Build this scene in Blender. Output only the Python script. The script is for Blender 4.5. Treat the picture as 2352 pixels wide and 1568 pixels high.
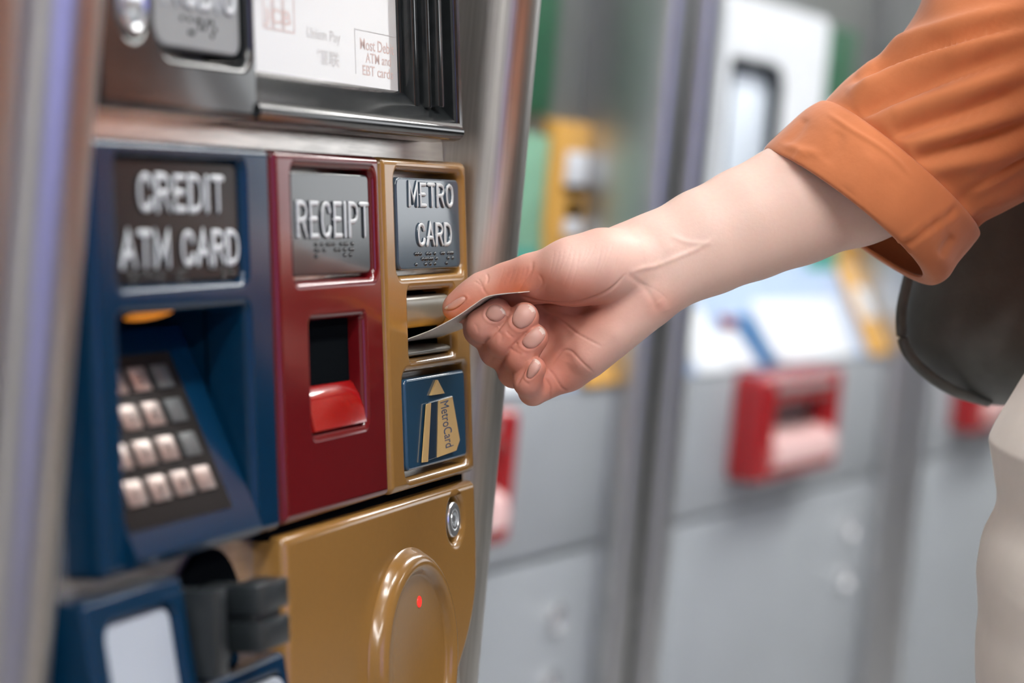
import bpy, bmesh, math, random
import numpy as np
from mathutils import Matrix, Vector
from mathutils.bvhtree import BVHTree
random.seed(4)
for o in list(bpy.data.objects): bpy.data.objects.remove(o)
SC = bpy.context.scene
COL = SC.collection
R = math.radians

# ------------------------------------------------------------------ camera
# face frame of the near machine: u to the right along its front, v down, w into it (mm);
# the front leans back 7.4 degrees from the vertical.
MC = np.array([[0.3171794700486428, 0.02987194812248707, -0.9478949575216811],
               [-0.046508719901437796, 0.9987911207464113, 0.015913393455111505],
               [0.9472244310366956, 0.03903797937259333, 0.31818534443577573]])
T0 = np.array([-35.2, -8.8, 1110.0])
FPX = 5550.0
H0 = 1.10
_a = math.atan(.13); _c, _s = math.cos(_a), math.sin(_a)
A = np.array([[1, 0, 0], [0, -_s, _c], [0, -_c, -_s]])
def F(u, v, w=0.0):                       # face mm -> world m
    return A @ np.array([u, v, w], float) / 1000 + np.array([0, 0, H0])
CAMP = F(*(-MC.T @ T0))
RW = MC @ A.T                             # world -> camera axes (right, down, forward)
cam = bpy.data.cameras.new('camera'); CAM = bpy.data.objects.new('camera', cam); COL.objects.link(CAM)
m = Matrix.Identity(4)
for i in range(3):
    m[i][0] = RW[0][i]; m[i][1] = -RW[1][i]; m[i][2] = -RW[2][i]; m[i][3] = CAMP[i]
CAM.matrix_world = m
cam.sensor_width = 36; cam.lens = FPX / 2352 * 36
cam.clip_start = .02; cam.clip_end = 60
cam.dof.use_dof = True; cam.dof.focus_distance = 1.092; cam.dof.aperture_fstop = 5.4
SC.camera = CAM

# ------------------------------------------------------------------ light and exposure
SC.view_settings.view_transform = 'Standard'; SC.view_settings.look = 'None'
SC.view_settings.gamma = 1; SC.view_settings.exposure = 0.16
SC.view_settings.use_curve_mapping = False
wd = bpy.data.worlds.new('station_air'); SC.world = wd; wd.use_nodes = True
wd.node_tree.nodes['Background'].inputs[0].default_value = (.80, .86, .95, 1)
wd.node_tree.nodes['Background'].inputs[1].default_value = .35
LAMP_E = 40.0          # glow of the ceiling tubes

# ------------------------------------------------------------------ helpers
def ray(px, py): return RW.T @ np.array([(px - 1176) / FPX, (py - 784) / FPX, 1.0])
def atd(px, py, mm): return CAMP + ray(px, py) * mm / 1000            # at a distance along the view (mm)
def Fat(px, py, w=0.0):                                                # on the machine front, (u, v)
    C = -MC.T @ T0; d = MC.T @ np.array([(px - 1176) / FPX, (py - 784) / FPX, 1.0])
    q = C + d * (w - C[2]) / d[2]; return q[0], q[1]
def Fat_u(px, py, u):
    C = -MC.T @ T0; d = MC.T @ np.array([(px - 1176) / FPX, (py - 784) / FPX, 1.0])
    q = C + d * (u - C[0]) / d[0]; return q[1], q[2]
def proj(P):                                                           # world (N,3) -> pixels, depth
    q = (np.asarray(P) - CAMP) @ RW.T
    return 1176 + FPX * q[:, 0] / q[:, 2], 784 + FPX * q[:, 1] / q[:, 2], q[:, 2]

def root_loc(o): return np.array(o.location) if o else np.zeros(3)
ROOTW = {}
def mk(name, V, Fc, mats, parent=None, sharp=35, idx=None, world=True):
    """one mesh object; V in world metres (made local to the thing's root)"""
    V = np.asarray(V, float).reshape(-1, 3)
    r = parent
    while r is not None and r.parent is not None: r = r.parent
    if world and r is not None: V = V - np.array(r.location)
    me = bpy.data.meshes.new(name)
    me.from_pydata([tuple(p) for p in V], [], [tuple(f) for f in Fc])
    for m_ in (mats if isinstance(mats, (list, tuple)) else [mats]): me.materials.append(m_)
    if idx is not None: me.polygons.foreach_set('material_index', idx)
    me.polygons.foreach_set('use_smooth', [True] * len(me.polygons))
    if sharp: me.set_sharp_from_angle(angle=R(sharp))
    me.validate(); me.update()
    o = bpy.data.objects.new(name, me); COL.objects.link(o)
    if parent is not None: o.parent = parent
    return o
def tag(o, label=None, cat=None, group=None, kind=None):
    if label: o['label'] = label
    if cat: o['category'] = cat
    if group: o['group'] = group
    if kind: o['kind'] = kind
    return o
def thing(name, label, cat, loc=(0, 0, 0), group=None, rotz=0):
    o = bpy.data.objects.new(name, None); COL.objects.link(o); o.location = loc; o.rotation_euler = (0, 0, rotz)
    o.empty_display_size = .05
    return tag(o, label, cat, group)
class MB:
    def __init__(s): s.V = []; s.F = []; s.I = []; s.n = 0
    def add(s, V, Fc, mi=0):
        V = np.asarray(V, float).reshape(-1, 3); k = s.n
        s.V.append(V); s.F += [tuple(i + k for i in f) for f in Fc]; s.I += [mi] * len(Fc); s.n += len(V); return s
    def obj(s, name, mats, parent=None, sharp=35, world=True):
        return mk(name, np.concatenate(s.V), s.F, mats, parent, sharp, s.I, world)
def face_pts(V):
    V = np.asarray(V, float).reshape(-1, 3); return V @ A.T / 1000 + np.array([0, 0, H0])

def rrect(x0, y0, x1, y1, r=2.0, n=6):
    if not isinstance(r, (list, tuple)): r = [r] * 4
    P = []                                   # counter-clockwise, y up: corners BL, BR, TR, TL
    for (cx, cy, a0, rr) in ((x0, y0, 180, r[0]), (x1, y0, 270, r[1]), (x1, y1, 0, r[2]), (x0, y1, 90, r[3])):
        sx = 1 if cx == x0 else -1; sy = 1 if cy == y0 else -1
        if rr <= 0: P.append((cx, cy)); continue
        for k in range(n + 1):
            t = R(a0 + 90 * k / n); P.append((cx + sx * rr + rr * math.cos(t), cy + sy * rr + rr * math.sin(t)))
    return P
def circ(cx, cy, r, n=48, ry=None):
    return [(cx + r * math.cos(2 * math.pi * k / n), cy + (ry or r) * math.sin(2 * math.pi * k / n)) for k in range(n)]
def eval_curve(cu):
    o = bpy.data.objects.new('tmp', cu); COL.objects.link(o)
    dg = bpy.context.evaluated_depsgraph_get(); dg.update()
    e = o.evaluated_get(dg); me = e.to_mesh()
    V = np.array([v.co[:] for v in me.vertices]); Fc = [tuple(p.vertices) for p in me.polygons]
    e.to_mesh_clear(); bpy.data.objects.remove(o); bpy.data.curves.remove(cu)
    return V, Fc
def plate2d(outer, holes, thick, bev, res=3):
    """flat plate (x right, y up, z front at 0, back at -thick) with rounded rims"""
    cu = bpy.data.curves.new('tmp', 'CURVE'); cu.dimensions = '2D'; cu.fill_mode = 'BOTH'
    for k, loop in enumerate([outer] + list(holes)):
        L = list(loop)
        ar = sum(L[i][0] * L[(i + 1) % len(L)][1] - L[(i + 1) % len(L)][0] * L[i][1] for i in range(len(L)))
        if (ar > 0) != (k == 0): L = L[::-1]
        sp = cu.splines.new('POLY'); sp.points.add(len(L) - 1)
        for q, (x, y) in zip(sp.points, L): q.co = (x, y, 0, 1)
        sp.use_cyclic_u = True
    cu.extrude = max(thick / 2 - bev, .001); cu.bevel_depth = bev; cu.bevel_resolution = res; cu.offset = -bev
    V, Fc = eval_curve(cu)
    V[:, 2] -= V[:, 2].max()
    return V, Fc
def plate(outer, holes, w, thick, bev, res=3):
    """on the machine front: outlines in (u, v); front face at depth w"""
    V, Fc = plate2d([(u, -v) for u, v in outer], [[(u, -v) for u, v in h] for h in holes], thick, bev, res)
    return face_pts(np.stack([V[:, 0], -V[:, 1], -V[:, 2] + w], 1)), Fc
def text2d(s, box, depth=.8, bold=0.0, bev=0.0, spacing=1.0):
    """raised letters filling box (x0,y0,x1,y1), y up, z 0..depth"""
    cu = bpy.data.curves.new('tmp', 'FONT'); cu.body = s; cu.size = 10; cu.extrude = depth / 2
    cu.offset = bold; cu.bevel_depth = bev; cu.bevel_resolution = 1; cu.resolution_u = 4; cu.space_character = spacing
    V, Fc = eval_curve(cu)
    mn, mx = V.min(0), V.max(0)
    V[:, 0] = box[0] + (V[:, 0] - mn[0]) / (mx[0] - mn[0]) * (box[2] - box[0])
    V[:, 1] = box[1] + (V[:, 1] - mn[1]) / (mx[1] - mn[1]) * (box[3] - box[1])
    V[:, 2] -= V[:, 2].min()
    return V, Fc
def ftext(s, box, w, depth=.8, bold=.25, bev=.0, spacing=1.0):
    u0, v0, u1, v1 = box
    V, Fc = text2d(s, (u0, -v1, u1, -v0), depth, bold, bev, spacing)
    return face_pts(np.stack([V[:, 0], -V[:, 1], w - V[:, 2]], 1)), Fc
def box(x0, y0, z0, x1, y1, z1, bev=0.0, seg=2):
    bm = bmesh.new(); bmesh.ops.create_cube(bm, size=1)
    for v in bm.verts: v.co = ((x0 + x1) / 2 + v.co.x * (x1 - x0), (y0 + y1) / 2 + v.co.y * (y1 - y0), (z0 + z1) / 2 + v.co.z * (z1 - z0))
    if bev: bmesh.ops.bevel(bm, geom=bm.edges[:], offset=bev, segments=seg, affect='EDGES', profile=.5)
    bm.verts.index_update(); V = [v.co[:] for v in bm.verts]; Fc = [tuple(v.index for v in f.verts) for f in bm.faces]; bm.free()
    return np.array(V), Fc
def fbox(u0, v0, w0, u1, v1, w1, bev=0.0, seg=2):
    V, Fc = box(u0, v0, w0, u1, v1, w1, bev, seg); return face_pts(V), Fc
def strip(profile, u0, u1, axis='u', closed=False):
    """sweep a (v, w) profile along u"""
    n = len(profile); V = [(u, v, w) for u in (u0, u1) for v, w in profile]
    Fc = [(i, (i + 1) % n, n + (i + 1) % n, n + i) for i in range(n if closed else n - 1)]
    if closed: Fc += [tuple(range(n))[::-1], tuple(range(n, 2 * n))]
    return face_pts(V), Fc
def lathe(cu, cv, prof, n=64, w0=0.0):
    """turn (r, w) about the axis through (cu, cv) of the machine front"""
    V = []; Fc = []
    for r_, w in prof:
        for k in range(n): t = 2 * math.pi * k / n; V.append((cu + r_ * math.cos(t), cv + r_ * math.sin(t), w + w0))
    for j in range(len(prof) - 1):
        for k in range(n): Fc.append((j * n + k, j * n + (k + 1) % n, (j + 1) * n + (k + 1) % n, (j + 1) * n + k))
    if prof[-1][0] < 1e-3 or True: Fc.append(tuple((len(prof) - 1) * n + k for k in range(n)))
    return face_pts(V), Fc
def dots(pts, r, w, depth=.5):
    V = []; Fc = []; n = 8
    for (u, v) in pts:
        k0 = len(V)
        for (q, d) in ((1, 0), (.8, .6), (.4, .95)):
            for k in range(n): t = 2 * math.pi * k / n; V.append((u + r * q * math.cos(t), v + r * q * math.sin(t), w - depth * d))
        V.append((u, v, w - depth)); top = len(V) - 1
        for j in range(2):
            for k in range(n): Fc.append((k0 + j * n + k, k0 + j * n + (k + 1) % n, k0 + (j + 1) * n + (k + 1) % n, k0 + (j + 1) * n + k))
        for k in range(n): Fc.append((k0 + 2 * n + k, k0 + 2 * n + (k + 1) % n, top))
    return face_pts(V), Fc
def _arc(*p): return [tuple(q) for q in catmull(p, 4)]
def catmull(P, n=8, closed=False):
    P = [np.array(p, float) for p in P]; out = []; N = len(P)
    rng = range(N) if closed else range(N - 1)
    for i in rng:
        p0 = P[(i - 1) % N] if closed or i > 0 else P[0]; p1 = P[i]; p2 = P[(i + 1) % N]; p3 = P[(i + 2) % N] if closed or i + 2 < N else P[-1]
        for k in range(n):
            t = k / n; out.append(.5 * ((2 * p1) + (-p0 + p2) * t + (2 * p0 - 5 * p1 + 4 * p2 - p3) * t * t + (-p0 + 3 * p1 - 3 * p2 + p3) * t ** 3))
    if not closed: out.append(P[-1])
    return np.array(out)
_C = _arc((1, .76), (.86, .93), (.5, 1), (.14, .9), (0, .62), (0, .38), (.14, .1), (.5, 0), (.86, .07), (1, .24))
_O = _arc((.5, 1), (.12, .88), (0, .6), (0, .4), (.12, .12), (.5, 0), (.88, .12), (1, .4), (1, .6), (.88, .88), (.5, 1))
STROKES = {'C': (1, [_C]), 'O': (1, [_O]), 'I': (.06, [[(.5, 0), (.5, 1)]]), 'T': (.92, [[(0, 1), (1, 1)], [(.5, 1), (.5, 0)]]), 'E': (.86, [[(1, 1), (0, 1), (0, 0), (1, 0)], [(0, .52), (.85, .52)]]),
           'R': (.98, [[(0, 0), (0, 1), (.55, 1)] + _arc((.55, 1), (.88, .92), (1, .75), (.88, .57), (.55, .49)) + [(0, .49)], [(.5, .49), (1, 0)]]),
           'P': (.95, [[(0, 0), (0, 1), (.55, 1)] + _arc((.55, 1), (.9, .92), (1, .73), (.9, .53), (.55, .45)) + [(0, .45)]]),
           'D': (1, [[(0, 0), (0, 1), (.45, 1)] + _arc((.45, 1), (.85, .88), (1, .6), (1, .4), (.85, .12), (.45, 0)) + [(0, 0)]]),
           'A': (1.08, [[(0, 0), (.5, 1), (1, 0)], [(.17, .34), (.83, .34)]]), 'M': (1.18, [[(0, 0), (0, 1), (.5, .2), (1, 1), (1, 0)]]),
           'U': (1, [[(0, 1), (0, .3)] + _arc((0, .3), (.14, .07), (.5, 0), (.86, .07), (1, .3)) + [(1, 1)]]), ' ': (.35, [])}
def mould(b, s, box, w, r, h=1.0, gap=.52):
    """rounded raised strokes, pale on top (slot 0) and plate-coloured on the flanks (slot 1)"""
    u0, v0, u1, v1 = box; u0 += r; u1 -= r; v0 += r; v1 -= r
    tot = sum(STROKES[c][0] for c in s) + gap * (len(s) - 1); k = (u1 - u0) / tot; x = u0; NP = 9
    for c in s:
        wd_, pl = STROKES[c]
        for L in pl:
            P = [np.array([x + px * wd_ * k if c != 'I' else x + wd_ * k / 2, v1 - py * (v1 - v0)]) for px, py in L]
            P = [p for i, p in enumerate(P) if i == 0 or np.linalg.norm(p - P[i - 1]) > 1e-4]
            T = [(P[i + 1] - P[i]) / np.linalg.norm(P[i + 1] - P[i]) for i in range(len(P) - 1)]
            rows = []
            for i, p in enumerate(P):
                ta, tb = T[max(i - 1, 0)], T[min(i, len(T) - 1)]; t = ta + tb; t /= np.linalg.norm(t) + 1e-9
                q = min(1 / max(abs(t @ tb), .35), 1.7); nrm = np.array([-t[1], t[0]]) * q
                if i == 0:
                    for a in (80, 50, 25): rows.append((p - tb * r * math.sin(R(a)), np.array([-tb[1], tb[0]]) * math.cos(R(a)), math.cos(R(a)) ** .5))
                rows.append((p, nrm, 1.0))
                if i == len(P) - 1:
                    for a in (25, 50, 80): rows.append((p + ta * r * math.sin(R(a)), np.array([-ta[1], ta[0]]) * math.cos(R(a)), math.cos(R(a)) ** .5))
            V = []
            for p, nn, sc in rows:
                for j in range(NP): a = math.pi * j / (NP - 1); q = p + nn * r * math.cos(a); V.append((q[0], q[1], w + .15 - (h + .15) * sc * math.sin(a) ** .8))
            V = face_pts(V); n0 = b.n; b.V.append(V); b.n += len(V)
            for i in range(len(rows) - 1):
                for j in range(NP - 1):
                    b.F.append(tuple(n0 + t for t in (i * NP + j, (i + 1) * NP + j, (i + 1) * NP + j + 1, i * NP + j + 1))); b.I.append(0 if 2 <= j <= NP - 4 + 1 else 1)
        x += (wd_ + gap) * k
    return b
BR = {'a': '1', 'b': '12', 'c': '14', 'd': '145', 'e': '15', 'i': '24', 'm': '134', 'o': '135', 'p': '1234', 'r': '1235', 't': '2345', 'u': '136', 'A': '345', ' ': '', 's': '234', 'h': '125', 'n': '1345', 'l': '123'}
def braille(s, u0, v0, cell=6.1, d=2.35):
    P = []
    for i, ch in enumerate(s):
        for k in BR.get(ch, ''):
            k = int(k) - 1; P.append((u0 + i * cell + (k // 3) * d, v0 + (k % 3) * d))
    return P
def catmull(P, n=8, closed=False):
    P = [np.array(p, float) for p in P]; out = []; N = len(P)
    rng = range(N) if closed else range(N - 1)
    for i in rng:
        p0 = P[(i - 1) % N] if closed or i > 0 else P[0]; p1 = P[i]; p2 = P[(i + 1) % N]; p3 = P[(i + 2) % N] if closed or i + 2 < N else P[-1]
        for k in range(n):
            t = k / n; out.append(.5 * ((2 * p1) + (-p0 + p2) * t + (2 * p0 - 5 * p1 + 4 * p2 - p3) * t * t + (-p0 + 3 * p1 - 3 * p2 + p3) * t ** 3))
    if not closed: out.append(P[-1])
    return np.array(out)
def vnormals(V, Fc):
    me = bpy.data.meshes.new('t'); me.from_pydata([tuple(p) for p in V], [], Fc); me.update()
    N = np.zeros(len(V) * 3); me.vertices.foreach_get('normal', N); bpy.data.meshes.remove(me); return N.reshape(-1, 3)
def emboss(V, Fc, strokes, facing=.05):
    """raise or sink real relief along pixel polylines on the side turned to the camera: (points, width px, height mm)"""
    V = np.array(V, float); N = vnormals(V, Fc)
    px, py, dz = proj(V)
    view = CAMP - V; view /= np.linalg.norm(view, axis=1)[:, None]
    fc = np.clip(((N * view).sum(1) - facing) / .25, 0, 1)
    D = np.zeros(len(V))
    for pts, wd_, hh in strokes:
        L = catmull(pts, 6) if len(pts) > 2 else np.array(pts, float)
        best = np.full(len(V), 1e9); tt = np.zeros(len(V))
        for i in range(len(L) - 1):
            a = L[i]; b = L[i + 1]; ab = b - a
            t = np.clip(((px - a[0]) * ab[0] + (py - a[1]) * ab[1]) / max(ab @ ab, 1e-6), 0, 1)
            d = np.hypot(px - a[0] - t * ab[0], py - a[1] - t * ab[1])
            u = d < best; best[u] = d[u]; tt[u] = (i + t[u]) / (len(L) - 1)
        fade = np.clip(np.minimum(tt, 1 - tt) / .18, 0, 1) * .85 + .15
        D += hh * np.exp(-(best / wd_) ** 2) * fade
    return V + N * (D * fc / 1000)[:, None]
def loft(rings, n=48, caps=(True, True), world_ring=None):
    """rings: list of (n,3) point arrays"""
    V = np.concatenate(rings); Fc = []
    n = len(rings[0])
    for j in range(len(rings) - 1):
        for k in range(n): Fc.append((j * n + k, j * n + (k + 1) % n, (j + 1) * n + (k + 1) % n, (j + 1) * n + k))
    if caps[0]: Fc.append(tuple(range(n))[::-1])
    if caps[1]: Fc.append(tuple((len(rings) - 1) * n + k for k in range(n)))
    return V, Fc
def interp_rows(rows, n):
    """rows of numbers -> n smoothly interpolated rows"""
    return [tuple(r) for r in catmull(rows, max(1, n // (len(rows) - 1)))]
FWD = RW[2]
def ring_px(a, b, Z, rd, n=64, skew=(0, 0), pw=1.0):
    """closed ring whose image outline runs from pixel a to pixel b at depth Z mm; rd = half depth mm"""
    a = np.array(a, float); b = np.array(b, float); P = []
    c = (a + b) / 2; h = (a - b) / 2
    for k in range(n):
        t = 2 * math.pi * k / n; ct, st = math.cos(t), math.sin(t)
        ct = math.copysign(abs(ct) ** pw, ct); st2 = math.copysign(abs(st) ** pw, st)
        q = c + h * ct + np.array(skew) * st2
        P.append(atd(q[0], q[1], Z - rd * st2))
    return np.array(P)

# ------------------------------------------------------------------ materials
MATS = {}
def mat(name, col, rough=.5, metal=0.0, coat=0.0, noise=0.0, nscale=30, bump=0.0, bscale=200, stretch=(1, 1, 1), col2=None, sss=0.0, spec=.5, emit=0.0, ior=1.5):
    if name in MATS: return MATS[name]
    m_ = bpy.data.materials.new(name); m_.use_nodes = True; nt = m_.node_tree; b = nt.nodes['Principled BSDF']
    b.inputs['Base Color'].default_value = (*col, 1); b.inputs['Roughness'].default_value = rough; b.inputs['Metallic'].default_value = metal
    b.inputs['Coat Weight'].default_value = coat; b.inputs['Coat Roughness'].default_value = .06
    b.inputs['Specular IOR Level'].default_value = spec
    tc = nt.nodes.new('ShaderNodeTexCoord'); mp = nt.nodes.new('ShaderNodeMapping'); mp.inputs['Scale'].default_value = stretch
    nt.links.new(tc.outputs['Object'], mp.inputs['Vector'])
    if noise or col2:
        nz = nt.nodes.new('ShaderNodeTexNoise'); nz.inputs['Scale'].default_value = nscale; nz.inputs['Detail'].default_value = 4
        nt.links.new(mp.outputs['Vector'], nz.inputs['Vector'])
        rp = nt.nodes.new('ShaderNodeValToRGB'); rp.color_ramp.elements[0].position = .35; rp.color_ramp.elements[1].position = .68
        c2 = col2 or tuple(min(1, c * (1 + noise)) for c in col); c1 = col if col2 else tuple(c * (1 - noise) for c in col)
        rp.color_ramp.elements[0].color = (*c1, 1); rp.color_ramp.elements[1].color = (*c2, 1)
        nt.links.new(nz.outputs['Fac'], rp.inputs['Fac']); nt.links.new(rp.outputs['Color'], b.inputs['Base Color'])
    if bump:
        nb = nt.nodes.new('ShaderNodeTexNoise'); nb.inputs['Scale'].default_value = bscale; nb.inputs['Detail'].default_value = 3
        bp = nt.nodes.new('ShaderNodeBump'); bp.inputs['Strength'].default_value = bump; bp.inputs['Distance'].default_value = .001
        nt.links.new(mp.outputs['Vector'], nb.inputs['Vector']); nt.links.new(nb.outputs['Fac'], bp.inputs['Height']); nt.links.new(bp.outputs['Normal'], b.inputs['Normal'])
    if sss:
        b.inputs['Subsurface Weight'].default_value = sss; b.inputs['Subsurface Radius'].default_value = (1, .35, .2); b.inputs['Subsurface Scale'].default_value = .0025
    if emit:
        b.inputs['Emission Color'].default_value = (*col, 1); b.inputs['Emission Strength'].default_value = emit
    MATS[name] = m_; return m_
STEEL = mat('brushed_steel', (.56, .545, .52), .34, 1.0, noise=.10, nscale=14, stretch=(40, 40, 1), bump=.05, bscale=60)
STEELH = mat('worn_steel_plate', (.78, .75, .71), .27, .9, noise=.16, nscale=25, stretch=(1, 10, 10), bump=.06, bscale=40)
BLUE = mat('blue_enamel', (.0008, .020, .050), .20, coat=.0, spec=.3, noise=.05, nscale=300)
RED = mat('dark_red_enamel', (.105, .004, .006), .17, coat=.1, noise=.03, nscale=400)
GOLD = mat('mustard_enamel', (.24, .124, .032), .20, coat=.2, noise=.015, nscale=420)
BLACK = mat('black_gloss_plastic', (.012, .014, .015), .14, coat=.3, noise=.2, nscale=200)
SIGN = mat('black_sign_plate', (.016, .020, .023), .14, coat=.1)
LETTER = mat('raised_pale_letters', (.46, .49, .50), .30, noise=.05)
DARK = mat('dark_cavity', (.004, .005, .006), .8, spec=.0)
GREYP = mat('grey_satin_plate', (.22, .235, .235), .38, noise=.05)
GUIDE = mat('grey_slot_metal', (.20, .195, .165), .30, .35, noise=.06, nscale=60)
LIP = mat('bright_red_chute', (.26, .003, .003), .16, coat=.5, noise=.05)
PADB = mat('matte_black_keypad', (.014, .012, .011), .55, spec=.12)
KEYM = mat('steel_keys', (.62, .54, .50), .33, .85, noise=.08)
KEYD = mat('dark_keys', (.10, .11, .11), .4, .3)
WHITE = mat('white_label', (.36, .40, .44), .45)
NAVY = mat('navy_sign_plate', (.014, .055, .105), .16, coat=.5, noise=.05)
GOLDL = mat('gold_print', (.50, .33, .13), .35)
TEXTN = mat('navy_print', (.03, .055, .12), .4)
LED = mat('red_led', (.9, .03, .02), .3, emit=.6)
AMBER = mat('amber_glint', (1.0, .33, .02), .3, emit=.45)  # glow colour standing in for an orange reflection
RUBBER = mat('black_block_plastic', (.014, .018, .020), .33, noise=.2, bump=.1, bscale=500)
GLASS = mat('screen_face', (.46, .46, .455), .10, coat=.3)
PINK = mat('faint_red_print', (.45, .33, .30), .3)
FAINT = mat('faint_grey_print', (.38, .375, .37), .3)
LOCK = mat('lock_metal', (.66, .68, .70), .25, .9)
SKIN = None

# ------------------------------------------------------------------ the setting
def sbox(name, x0, y0, z0, x1, y1, z1, m_, kind='structure'):
    V, Fc = box(x0, y0, z0, x1, y1, z1); o = mk(name, V, Fc, m_); o['kind'] = kind; return o
FLOORM = mat('grey_terrazzo', (.30, .295, .29), .35, noise=.10, nscale=60)
WALLM = mat('grey_tile', (.42, .43, .42), .45, noise=.05, nscale=6)
CEILM = mat('white_ceiling', (.62, .63, .64), .7, noise=.04)
BROWNM = mat('dark_brown_brick', (.035, .030, .028), .7, noise=.2, nscale=12)
sbox('floor', -4.2, -6.2, -.06, 8.2, 1.6, 0, FLOORM)
sbox('ceiling', -4.2, -6.2, 2.9, 8.2, 1.6, 2.96, CEILM)
sbox('wall_back', -4.2, 1.5, 0, 8.2, 1.6, 2.9, WALLM)
sbox('wall_front', -4.2, -6.3, 0, 8.2, -6.2, 2.9, WALLM)
sbox('trim_1', -4.2, -6.2, 0, 8.1, -6.18, 1.05, mat('dark_green_grey_tile', (.035, .038, .034), .35))
sbox('wall_left', -4.3, -6.2, 0, -4.2, 1.5, 2.9, mat('pale_grey_tile', (.66, .65, .63), .7, noise=.15, nscale=12))
sbox('wall_right', 8.1, -6.2, 0, 8.2, 1.5, 2.9, BROWNM)
LAMPM = mat('fluorescent_diffuser', (1.0, .98, .95), .5, emit=LAMP_E)
FIXM = mat('white_fixture_metal', (.7, .7, .7), .4)
def ceiling_lamp(x, y, L, label):
    t = thing('ceiling_light', label, 'ceiling light', (x, y, 2.9), 'ceiling lights')
    V, Fc = box(x - L / 2, y - .11, 2.85, x + L / 2, y + .11, 2.9, .006); mk('housing', V, Fc, FIXM, t)
    V, Fc = box(x - L / 2 + .03, y - .09, 2.835, x + L / 2 - .03, y + .09, 2.853, .006); mk('diffuser', V, Fc, LAMPM, t)
for x, y, L, lb in ((-1.6, -.75, 1.8, 'white ceiling light at the left end of the row above the machines'),
                    (.6, -.75, 1.8, 'white ceiling light above the near ticket machine'),
                    (2.8, -.75, 1.8, 'white ceiling light above the middle machine of the far row'),
                    (5.0, -.75, 1.8, 'white ceiling light at the right end of the row above the machines'),
                    (-2.2, -1.9, 2.2, 'white ceiling light in the hall in front of the lavender advertising panel'),
                    (2.6, -2.4, 2.2, 'white ceiling light in the hall to the right of the lavender advertising panel')):
    ceiling_lamp(x, y, L, lb)

ad = thing('advertising_panel', 'backlit lavender advertising panel standing across the hall facing the machines', 'advertising panel', (-.9, -3.0, 0))
mk('frame', *box(-2.1, -3.08, 0, .3, -3.0, 2.5, .01), mat('grey_frame_metal', (.3, .3, .32), .4, .8), ad)
mk('poster', *box(-2.04, -3.005, .9, .24, -2.985, 2.44, .004), mat('lavender_poster', (.30, .32, .85), .4, emit=.55, noise=.1, nscale=1.5), ad)

glow_panel = thing('added_glow_panel', 'added unseen pale display box mounted high on the dark right wall', 'glowbox', (8.09, -3.0, 1.54))  # unseen glowing panel added for its bright reflection in the near machine
mk('frame', *box(8.05, -4.1, 1.52, 8.1, -1.7, 2.75, .01), mat('grey_frame_metal', (.3, .3, .32), .4, .8), glow_panel)
mk('glow_face', *box(8.035, -4.04, 1.58, 8.052, -1.76, 2.69, .004), mat('pale_glow_face', (.80, .82, .84), .4, emit=2.2), glow_panel)

# ------------------------------------------------------------------ near ticket machine
vm = thing('ticket_vending_machine', 'near ticket machine with blue, red and mustard panels in a brushed steel cabinet', 'ticket machine', (-.15, .2, 0))
V, Fc = box(-.340, .055, .0, .056, .60, 1.95, .004); mk('cabinet', V, Fc, STEEL, vm)
mk('front_cover', *box(-.338, -.030, 0, .054, .05, .80, .006), STEEL, vm)
mk('header_cover', *box(-.338, .0, 1.42, .054, .05, 1.95, .006), STEEL, vm)
mk('backing_plate', *plate(rrect(-340, -320, 56, 300, 2), [rrect(-308, -16, -201, 70, 2), rrect(-146, -8, -85, 42, 2), rrect(-36, -18, 29, 18, 2), circ(19.3, 93.2, 11), rrect(-206, -245, 28, -97, 2), circ(-300, -120, 8)], 14, 5, .6), STEELH, vm)
def column(name, x0, x1, parent, ytip=-.010, m_=STEEL, z1=1.95, yb=.6, world=True):
    n = 14; xs = (x0 + x1) / 2; hw = (x1 - x0) / 2; P = [(x0, yb)]
    for k in range(n + 1):
        t = math.pi * k / n; P.append((xs - hw * math.cos(t), ytip + .020 * (1 - math.sin(t) ** .8)))
    P.append((x1, yb))
    Vc = [(x, y, z) for z in (0, z1) for x, y in P]; k = len(P)
    Fq = [(i, (i + 1) % k, k + (i + 1) % k, k + i) for i in range(k)] + [tuple(range(k))[::-1], tuple(range(k, 2 * k))]
    return mk(name, Vc, Fq, m_, parent, 30, None, world)
column('steel_column', .057, .097, vm)
column('steel_column', -.383, -.343, vm)

# black monitor housing
def circ_hole(cx, cy, r): return circ(cx, cy, r, 48)
scr = rrect(-200.5, -240, 24, -98, [5, 10, 5, 5])
aud = rrect(-284, -240, -206, -103.5, [4, 4, 9, 14])
aud = [(u, v) for u, v in rrect(-284, -240, -206, -103.5, [4, 4, 8, 13])]
jk = circ(-300, -120, 12)
outer = [(-326, -250), (31, -250)] + [(31 - 9 + 9 * math.cos(t), -84 - 9 + 9 * math.sin(t)) for t in [R(k * 15) for k in range(0, 6)]] + [(22.5, -84), (22.5, -238), (-200.5, -238), (-200.5, -84), (-324, -84), (-326, -86)]
hs = mk('monitor_housing', *plate(outer, [aud, jk], -6, 22, 2.6, 4), BLACK, vm)
V, Fc = plate(rrect(-281, -240, -209.5, -107.5, [3, 3, 6, 10]), [], -3.2, 3, 1.0); mk('audio_plate', V, Fc, GREYP, hs)
b = MB(); mould(b, 'AUDIO', (-273, -136, -213, -122.0), -3.2, 1.4); b.obj('lettering', [LETTER, GREYP], hs)
b = MB(); b.add(*dots(braille('audio', -258, -118.5), 1.0, -3.2, .7)); b.obj('braille', DARK, hs)
b = MB(); b.add(*lathe(-300, -120, [(11, -4), (10.4, -6), (9, -6.6), (7.6, -5.8), (7, -2), (4.5, 2), (4.0, 12), (0.01, 12)])); b.obj('headphone_jack', LOCK, hs)
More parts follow.
